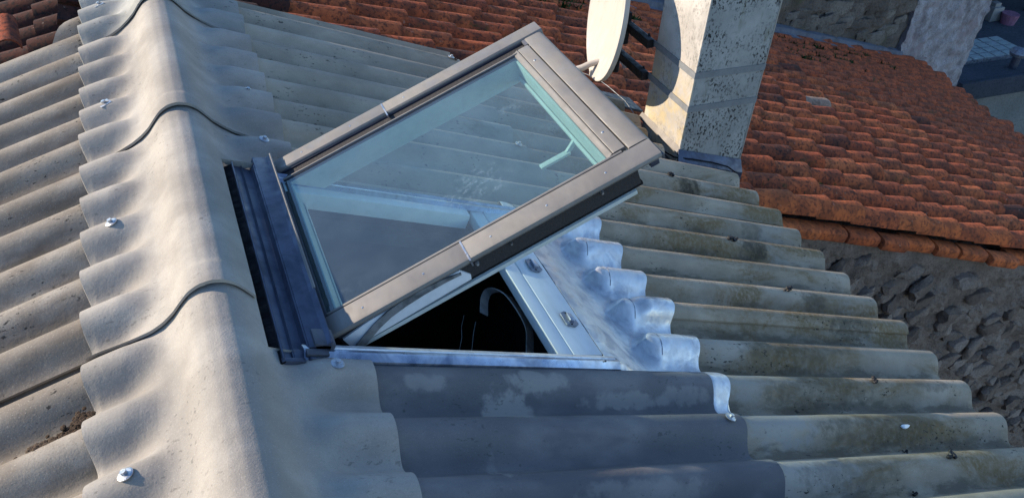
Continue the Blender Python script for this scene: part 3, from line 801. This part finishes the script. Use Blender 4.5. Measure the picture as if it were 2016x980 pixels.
def project(p):
    q = cm @ Vector(p)
    if q.z > -.01: return None
    return (1008+F_PX*q.x/-q.z, 490-F_PX*q.y/-q.z, -q.z)
def far_y(x): return 5.83+(x-4.94)*.30
def eave_x(y): return 9.95+.45*(y-4.73)
EX, PY_ = .335, .236
cand = []
nrow = 27
for r in range(nrow):
    y = 1.735+r*PY_; off = random.uniform(0, EX); wob = random.uniform(-.006, .006)
    k = -3
    while True:
        s = k*EX+off; k += 1
        x = (s+.4)*cos(TA)
        if x > eave_x(y)+random.uniform(-.02, .05): break
        if s < -.35 or (s < 2.0 and y < 2.0) : continue
        if y > far_y(x)-.10: continue
        yy = y+wob+.012*noise.noise(Vector((s*.8, r*3.3, 0)))+random.uniform(-.006, .006)
        hh = .010*noise.noise(Vector((s*.6, y*.6, 5)))-(.03 if s < 2.6 and y < 2.5 else 0)
        rot = Matrix.Rotation(random.uniform(-.035, .035), 4, 'Z') @ Matrix.Rotation(random.uniform(-.012, .022), 4, 'Y')
        w = Matrix.Translation(T0) @ RT @ Matrix.Translation((s, yy, hh)) @ rot
        c = w @ Vector((.3, 0, 0)); q = project(c)
        vis = q is not None and -40 < q[0] < 2060 and -40 < q[1] < 980 and not (c.x < 2.4 and c.y < 2.40)
        mn = 'tile'; z = random.random()
        if z < .008: mn = 'tile_pale'
        elif z < .05 and s > 2: mn = 'tile_orange'
        elif z < .09: mn = 'tile_worn'
        if r == 0 and s > 2.4: mn = 'tile_orange' if z < .75 else 'tile'
        if s < .3: mn = 'tile_old'  # far left tiles: tile_old has shade put into its colour
        cand.append((0 if vis else 1, q[2] if q else 99, w, mn))
cand.sort(key=lambda t: (t[0], t[1]))
rest = {}
NPART = 285
for i, (nv_, d, w, mn) in enumerate(cand):
    me = random.choice(TM[mn])
    if i < NPART and nv_ == 0:
        o = bpy.data.objects.new('tile', me); COL.objects.link(o)
        o.parent = trf; o.matrix_parent_inverse = PW[trf.name].inverted(); o.matrix_basis = w
    else:
        rest.setdefault('tile' if mn != 'tile_orange' else mn, []).append((me, w))
tv, tf, tmi = [], [], []
for mi, (mn, L_) in enumerate(rest.items()):
    for me, w in L_:
        i0 = len(tv); tv += [w @ v.co for v in me.vertices]
        for p in me.polygons: tf.append(tuple(i0+v for v in p.vertices)); tmi.append(mi)
o = link_mesh('tile', tv, tf, None, trf, None, None, True); o['kind'] = 'stuff'
def multi_tile_mat():
    m = tile_mat('terracotta_far', [(.36, .075, .028), (.44, .10, .038)], .62, .7); return m
mf = multi_tile_mat()
for mn in rest: o.data.materials.append(mf)
# channels between the cover rows
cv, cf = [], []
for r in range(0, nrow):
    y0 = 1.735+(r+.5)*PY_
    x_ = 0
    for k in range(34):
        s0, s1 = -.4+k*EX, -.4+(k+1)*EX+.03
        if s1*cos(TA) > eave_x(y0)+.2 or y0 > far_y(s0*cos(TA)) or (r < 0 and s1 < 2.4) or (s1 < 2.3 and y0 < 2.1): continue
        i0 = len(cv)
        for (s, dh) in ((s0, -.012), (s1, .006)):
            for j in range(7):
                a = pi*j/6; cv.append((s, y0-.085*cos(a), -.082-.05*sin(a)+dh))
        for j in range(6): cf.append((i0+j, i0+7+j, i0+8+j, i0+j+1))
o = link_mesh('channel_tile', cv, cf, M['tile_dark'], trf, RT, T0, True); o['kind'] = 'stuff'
# verge course of tile fragments on the wall head
s = 2.75
while s < 7.5:
    L_ = random.uniform(.26, .36)
    m = MB(); z1 = -.128; 
    m.prism([(1.602, -.212), (1.596, -.195), (1.597, -.155), (1.612, -.140), (1.645, -.132), (1.70, -.130), (1.70, -.200)], s, s+L_-.006, 'x')
    o = m.build('verge_tile', M['tile_orange'], trf, RT @ Matrix.Rotation(random.uniform(-.01, .01), 4, 'Z'), T0 + Vector((0, random.uniform(-.008, .006), random.uniform(-.006, .004))), bevel=.006)
    s += L_
# deck under the tiles, building body
deck = MB(); NN = 30
for k in range(NN):
    x = -1+12.0*k/(NN-1)
m = MB()
m.box((.05, 2.35, -.26), (2.75, far_y(0)-.3, -.22)); m.box((2.75, 1.70, -.26), (10.2, 5.5, -.22)); m.box((4.2, 5.5, -.262), (10.6, 6.1, -.222)); m.box((7.5, 6.1, -.264), (10.9, 6.9, -.224))
m.build('roof_deck', M['dark_wood'], trf, RT, T0)
# left slope of the tiled roof: a dark pitch dropping away, with a few tiles coloured dark for shade
RTL = Matrix.Rotation(-rad(18), 4, 'Y') @ Matrix.Rotation(pi, 4, 'Z')
TL0 = Vector((-.20, 0, ZT-.16))
m = MB().box((0, -6.2, -.14), (3.2, -2.36, -.10)); m.build('roof_deck', M['dark_wood'], trf, RTL, TL0)
for r in range(9):
    for k in range(5):
        w = Matrix.Translation(TL0) @ RTL @ Matrix.Translation((k*EX+random.uniform(-.02, .02), -2.78-r*PY_+random.uniform(-.02, .02), 0)) @ Matrix.Rotation(random.uniform(-.06, .06), 4, 'Z')
        if project(w @ Vector((.2, 0, 0))) is None: continue
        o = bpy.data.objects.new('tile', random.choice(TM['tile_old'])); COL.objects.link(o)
        o.parent = trf; o.matrix_parent_inverse = PW[trf.name].inverted(); o.matrix_basis = w
for k in range(9):
    w = Matrix.Translation((-.10+random.uniform(-.02, .02), 2.42+k*.33, ZT+.05)) @ Matrix.Rotation(rad(-90), 4, 'Z') @ Matrix.Rotation(rad(random.uniform(-2, 4)), 4, 'Y') @ Matrix.Scale(1.25, 4)
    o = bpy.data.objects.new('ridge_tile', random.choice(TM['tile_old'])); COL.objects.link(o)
    o.parent = trf; o.matrix_parent_inverse = PW[trf.name].inverted(); o.matrix_basis = w
# the loose sunlit tile by the cut corner
w = Matrix.Translation((-.625, 2.60, -.17)) @ Matrix.Rotation(rad(-86), 4, 'Z') @ Matrix.Rotation(rad(10), 4, 'Y') @ Matrix.Scale(.56, 4)
o = bpy.data.objects.new('loose_tile', TM['tile'][1]); COL.objects.link(o); place(o, None, w)
tag(o, 'single loose orange barrel tile catching the sun beyond the cut sheet corner', 'roof tile')

# ------------------------------------------------------------ rubble wall under the verge
wall = thing('rubble_wall', 'shaded rough stone gable wall under the orange tile verge', 'wall', (5.5, 1.8, -9))
WY = 1.72
def wall_top(x): return ZT - x*tan(TA) - .215
nu_, nv2 = 230, 150
X0, X1 = 2.56, 8.6
wv, wf = [], []
for i in range(nu_):
    x = X0+(X1-X0)*i/(nu_-1)
    for j in range(nv2):
        zt = wall_top(x); z = zt-(j/(nv2-1))**1.15*4.6
        p = Vector((x*3.6-z*1.0, 0, z*6+x*1.2))
        d = .055*noise.noise(p*.8)+.045*abs(noise.noise(p*2.1))+.022*noise.noise(Vector((x*22, 3, z*30)))+.010*noise.noise(Vector((x*55, 7, z*70)))
        edge_ = sst(0, .25, zt-z)
        wv.append((x, WY-.035*(1-edge_)-.02 - d*(.25+.75*edge_), z))
for i in range(nu_-1):
    for j in range(nv2-1):
        a = i*nv2+j; wf.append((a, a+1, a+nv2+1, a+nv2))
# close to a solid: back faces
n0 = len(wv)
for i in (0, nu_-1):
    x = X0 if i == 0 else X1
    wv.append((x, WY+.35, wall_top(x))); wv.append((x, WY+.35, wall_top(x)-4.6))
wf.append((n0, n0+2, n0+3, n0+1))
wf.append(tuple([i*nv2 for i in range(nu_)]+[n0+2, n0]))
wf.append(tuple([j for j in range(nv2)][::-1]+[n0, n0+1])); wf.append(tuple([(nu_-1)*nv2+j for j in range(nv2)]+[n0+3, n0+2]))
wf.append(tuple([i*nv2+nv2-1 for i in range(nu_)][::-1]+[n0+1, n0+3]))
link_mesh('mortar', wv, wf, M['wall'], wall, None, None, True)
MB().box((X0, WY+.02, -9), (X1, WY+.34, -5.5)).build('mortar', M['wall'], wall)
def stone_mesh(idx):
    rnd = random.Random(100+idx); bm = bmesh.new(); bmesh.ops.create_icosphere(bm, subdivisions=2, radius=1)
    o1 = Vector((rnd.uniform(0, 90), rnd.uniform(0, 90), 0))
    for v in bm.verts:
        c = v.co.copy()
        c.y = math.copysign(abs(c.y)**.6, c.y)
        c.x = math.copysign(abs(c.x)**.8, c.x); c.z = math.copysign(abs(c.z)**.75, c.z)
        c *= 1+.46*noise.noise(v.co*1.3+o1)+.24*noise.noise(v.co*3.2+o1)
        v.co = c
    me = bpy.data.meshes.new('stone'); bm.to_mesh(me); bm.free(); me.materials.append(M['stone'])
    me.polygons.foreach_set('use_smooth', [True]*len(me.polygons)); me.set_sharp_from_angle(angle=rad(38))
    return me
SM = [stone_mesh(k) for k in range(10)]
SMF = [m_.copy() for m_ in SM]
for m_ in SMF: m_.materials.clear(); m_.materials.append(M['far_stone'])
placed = []; tries = 0
while len(placed) < 290 and tries < 16000:
    tries += 1
    x = random.uniform(2.75, 7.6); t = random.random(); z = wall_top(x)-.14-t*3.7
    q = project((x, WY-.05, z))
    if q is None or q[0] > 2050 or q[1] > 940 or q[1] < 300: continue
    R_ = random.uniform(.045, .105)
    zz = z*1.7
    if any((x-a)**2+(zz-b)**2 < (.62*(R_+c))**2 for a, b, c in placed): continue
    placed.append((x, zz, R_))
    o = bpy.data.objects.new('stone', random.choice(SM)); COL.objects.link(o)
    w = Matrix.Translation((x, WY-.035-random.uniform(-.02, .02), z)) @ Matrix.Rotation(rad(random.gauss(-24, 14)), 4, 'Y') @ Matrix.Rotation(random.uniform(-.3, .3), 4, 'Z') @ Matrix.Diagonal((R_*1.2, random.uniform(.035, .06), R_*.72, 1))
    o.parent = wall; o.matrix_parent_inverse = PW[wall.name].inverted(); o.matrix_basis = w

# ------------------------------------------------------------ far buildings at the upper right
def far_top(x):      # top edge of the tall rear wall, set by the shadow it throws on the tiles
    return float(np.interp(x, [-1, 2.0, 2.6, 3.0, 5.57, 6.4, 7.4, 10.4], [.05, -.93, -.96, -1.07, -1.83, -1.93, -2.12, -2.3]))
fw = thing('brown_stone_wall', 'brown rubble gable wall rising behind the tiled roof', 'wall', (5, 6, -9))
def facade(name, x0, x1, topf, mat, parent, nx, nz, amp, zb=-9, yoff=0.0, thick=.5, dens=2.2):
    v, f = [], []
    for i in range(nx):
        x = x0+(x1-x0)*i/(nx-1)
        for j in range(nz):
            zt = topf(x); z = zt+(zb-zt)*(j/(nz-1))
            d = amp*(noise.noise(Vector((x*dens, z*dens*1.3, 1)))+.5*noise.noise(Vector((x*dens*3, z*dens*4, 2))))
            v.append((x, far_y(x)+yoff-d, z))
    for i in range(nx-1):
        for j in range(nz-1):
            a = i*nz+j; f.append((a, a+1, a+nz+1, a+nz))
    n0 = len(v)
    for x in (x0, x1): v += [(x, far_y(x)+yoff+thick, topf(x)), (x, far_y(x)+yoff+thick, zb)]
    f.append((n0, n0+2, n0+3, n0+1)); f.append(tuple([i*nz for i in range(nx)]+[n0+2, n0]))
    f.append(tuple(list(range(nz))[::-1]+[n0, n0+1])); f.append(tuple([(nx-1)*nz+j for j in range(nz)]+[n0+3, n0+2]))
    return link_mesh(name, v, f, mat, parent, None, None, True)
facade('masonry', 2.0, 10.47, far_top, M['far_stone'], fw, 200, 90, .07, zb=-6)
cnt = 0; placed = []
while cnt < 150:
    x = random.uniform(7.3, 10.2); z = ZT-x*tan(TA)+random.uniform(.1, 1.3)
    R_ = random.uniform(.07, .16)
    cnt += 1
    if any((x-a)**2+(1.6*(z-b))**2 < (.8*(R_+c))**2 for a, b, c in placed): continue
    placed.append((x, z, R_))
    o = bpy.data.objects.new('stone', random.choice(SMF)); COL.objects.link(o)
    o.parent = fw; o.matrix_parent_inverse = PW[fw.name].inverted()
    o.matrix_basis = Matrix.Translation((x, far_y(x)-.02, z)) @ Matrix.Rotation(random.uniform(-.2, .2), 4, 'Y') @ Matrix.Diagonal((R_*1.4, .022, R_*.75, 1))
# flashing / gutter along its foot
m = MB()
for (dy, dh, hh) in ((-.16, -.02, .05), (-.06, .05, .10)):
    i0 = len(m.v)
    for k in range(40):
        x = 3.2+7.3*k/39; y = far_y(x)+dy; z = ZT-x*tan(TA)+dh+.012*noise.noise(Vector((x*2, 0, 0)))
        m.v += [(x, y-.05, z), (x, y+.05, z+.01), (x, y+.05, z-hh), (x, y-.05, z-hh)]
    for k in range(39):
        for j in range(4): m.f.append((i0+k*4+j, i0+k*4+(j+1) % 4, i0+k*4+4+(j+1) % 4, i0+k*4+4+j))
    m.f += [(i0+3, i0+2, i0+1, i0), tuple(i0+39*4+j for j in range(4))]
M['blue'] = metal('blue_grey_zinc', (.12, .15, .21), .5, .3, (.05, .07, .11), 3, .1)
m.build('foot_flashing', M['blue'], fw)
wr = thing('white_rendered_house', 'tall block with peeling white render at the end of the tiled roof', 'house', (11.3, 7.8, -9))
def wtop(x): return -.9-.05*(x-10)
facade('masonry', 10.42, 13.05, wtop, M['render'], wr, 90, 190, .05, zb=-9, yoff=-.09, dens=5)
MB().box((10.5, 8.5, -9), (13.0, 16, -1.2)).build('body', M['render'], wr)  # unseen depth and height extended so its shadow covers the flat roof

# flat roofed building beyond
fb = thing('flat_roofed_building', 'low flat roofed building with dark membrane roof at the right edge', 'building', (17, 11, -9))
MB().box((13.06, 8.16, -5.25), (24, 16, -5.0)).build('roof', M['membrane'], fb)
MB().box((13.06, 8.05, -5.30), (24, 8.155, -4.93)).build('parapet', M['membrane'], fb, bevel=.02)
MB().box((13.08, 8.2, -9), (23.9, 15.9, -5.26)).build('wall', M['plaster'], fb)
sky_ = MB().box((13.2, 8.80, -4.997), (15.60, 9.62, -4.94)).build('skylight', M['rail'], fb, Matrix.Identity(4))
for i in range(8):
    for j in range(4):
        x = 13.25+i*.292; y = 8.83+j*.196
        MB().box((x+.02, y+.02, -4.938), (x+.272, y+.176, -4.925)).build('pane', M['pane_far'], sky_)
vp = thing('vent_pipe', 'grey roof vent pipe with a round cap on the dark flat roof', 'vent pipe', (14.75, 8.45, -5))
MB().tube([(14.75, 8.45, -5.0), (14.75, 8.45, -4.72)], .075, 16).build('pipe', M['flash_blue'], vp, smooth=True)
MB().tube([(14.75, 8.45, -4.74), (14.75, 8.45, -4.68), (14.75, 8.45, -4.62), (14.75, 8.45, -4.60)], [.15, .17, .13, .05], 20).build('cap', M['zinc_dull'], vp, smooth=True)
dk = thing('dark_shed', 'dark timber lean-to with posts at the top right corner', 'shed', (18, 12, -5))
MB().box((14.6, 11.3, -5), (24, 11.4, -2.0)).build('wall', M['dark_wood'], dk)
for x in (15.2, 15.7, 17.6, 18.1):
    MB().box((x, 10.6, -5), (x+.09, 10.7, -2.4)).build('post', M['flash_blue'] if x < 16 else M['tile_old'], dk)
MB().box((14.5, 10.4, -2.4), (24, 11.4, -2.3)).build('roof', M['membrane'], dk)
m = MB(); m.tube([(16.55, 10.2, -5.0), (16.55, 10.2, -4.78)], [.14, .18], 14)
tag(m.build('pink_tub', M['pink'], smooth=False), 'small pink plastic tub beside the dark lean-to', 'tub')
m = MB().box((16.2, 10.35, -5.0), (16.5, 10.6, -4.7)).box((16.25, 10.4, -4.7), (16.42, 10.55, -4.62))
tag(m.build('storage_box', M['steel_strap'], bevel=.01), 'grey storage box next to the pink tub', 'box')

# ------------------------------------------------------------ dirt, moss, debris
def clump(name, pts, r0, mat, n, label, cat, rot=None, seed=1, flat=.6):
    rnd = random.Random(seed); bm = bmesh.new()
    for _ in range(n):
        c = rnd.choice(pts); p = Vector(c)+Vector((rnd.gauss(0, r0*1.5), rnd.gauss(0, r0*.9), rnd.uniform(0, r0*.5)))
        r = r0*rnd.uniform(.35, 1.0)
        ret = bmesh.ops.create_icosphere(bm, subdivisions=1, radius=r)
        o1 = Vector((rnd.uniform(0, 99), 0, 0))
        for v in ret['verts']:
            c = v.co.copy(); c *= 1+.5*noise.noise(c*60+o1); c.z *= flat; v.co = c+p
    me = bpy.data.meshes.new(name); bm.to_mesh(me); bm.free(); me.materials.append(mat)
    o = bpy.data.objects.new(name, me); COL.objects.link(o); place(o, None, rot)
    return tag(o, label, cat) if cat else o
L = lambda s, y, h=0: (-s, y, h)
clump('dirt_clump', [L(.44, -.004, -.012), L(.43, -.006, -.012), L(.42, 0, -.012)], .0105, M['dirt'], 190, 'crumbly brown dirt clump in the left slope valley nearest the camera', 'dirt', RL, 3)
clump('dirt_trail', [L(.40, .004, -.016), L(.385, .006, -.015), L(.365, .01, -.012), L(.35, .014, -.01), L(.335, .022, -.004), L(.328, .032, -.004)], .0085, M['dirt'], 230, 'trail of brown dirt running up to the ridge cap edge', 'dirt', RL, 4)
clump('dirt_crumbs', [L(.45, .166, -.030), L(.47, .168, -.034), L(.435, .166, -.03), L(.52, .168, -.034)], .0045, M['dirt'], 60, 'small brown crumbs along the overlap joint on the left slope', 'dirt', RL, 5)
clump('dirt_speck', [L(.36, .655, -.02)], .004, M['dirt'], 9, 'tiny dirt speck beside the ridge cap halfway up the left slope', 'dirt', RL, 6)
pel = []
where = {8: 'nearest the chimney foot', 5: 'on the wave level with the end of the tile verge', 3: 'on the mossy wave in the middle of the eaves', 0: 'on the wave just above the white chip', -2: 'on the lowest wave at the right edge'}
for s, k in ((2.251, 8), (2.244, 5), (2.28, 3), (2.262, 0), (2.276, -2)):
    y = yk(k)
    o = clump('rubber_screw_cap', [(s, y, wave(y)+.010)], .0095, M['black'], 12, 'weathered black fixing lump '+where[k], 'fixing', RR, 20+k, .9)
    o['group'] = 'black fixings along the lower sheets'
for s, y, k in ((1.394+.02, yk(13)-.004, 1), (2.17, -.30, 2), (2.02, -.47, 3)):
    clump('dark_crumb', [(s, y, wave(y)+.012)], .006, M['black'], 7, ['dark crumb on the far sheet end near the tiles', 'dark crumb in the lower right valley', 'dark crumb at the lower end of the dark sheet'][k-1], 'crumb', RR, 40+k, .9)
m = MB(); y = -.235; z = wave(y)+.012
for q, hh in ((0, .004), (1, 0)):
    for k in range(10):
        a_ = 2*pi*k/10; rr_ = 1+.18*sin(3*a_+1)
        m.v.append((2.20+.019*rr_*cos(a_), y+.008*rr_*sin(a_), z+hh+.003*cos(a_)))
m.f = [tuple(range(10)), tuple(range(10, 20))[::-1]]+[(k, 10+k, 10+(k+1) % 10, (k+1) % 10) for k in range(10)]
tag(m.build('white_chip', M['white'], None, RR), 'small white chip lying in a valley of the lower sheets', 'chip')
# moss tufts on the tiles
def tufts(name, spots, label, n=240, seed=9, r=.03):
    rnd = random.Random(seed); v, f = [], []
    for _ in range(n):
        cx, cy = rnd.choice(spots); s = cx+rnd.gauss(0, .12); y = cy+rnd.gauss(0, .07)
        for q in range(5):
            a = rnd.uniform(0, 2*pi); l = rnd.uniform(.3, 1)*r; p = Vector((s+rnd.gauss(0, .01), y+rnd.gauss(0, .01), -.06+rnd.uniform(0, .05)))
            d = Vector((cos(a), sin(a), rnd.uniform(.3, 1.4))).normalized()*l*1.6; sd2 = Vector((-sin(a), cos(a), 0))*l*.35
            i0 = len(v); v += [p-sd2, p+sd2, p+d]; f.append((i0, i0+1, i0+2))
    o = link_mesh(name, v, f, M['moss'], None, RT, T0); tag(o, label, 'moss'); o['kind'] = 'stuff'
tufts('moss', [(7.2, 6.0), (7.5, 5.7), (7.9, 6.1), (8.4, 6.2), (8.9, 6.4), (9.3, 6.5), (7.0, 5.5), (8.2, 5.8), (9.6, 6.3)], 'green moss tufts growing between the tiles along the far wall', 300, 9, .045)
tufts('moss', [(3.6, 5.0), (3.9, 5.2), (3.4, 4.8), (4.2, 4.9)], 'green moss and weeds on the tiles behind the satellite dish', 240, 10, .045)
tufts('moss', [(4.02, 1.98), (3.5, 1.80)], 'yellow green lichen tuft between tiles near the verge', 26, 11, .02)
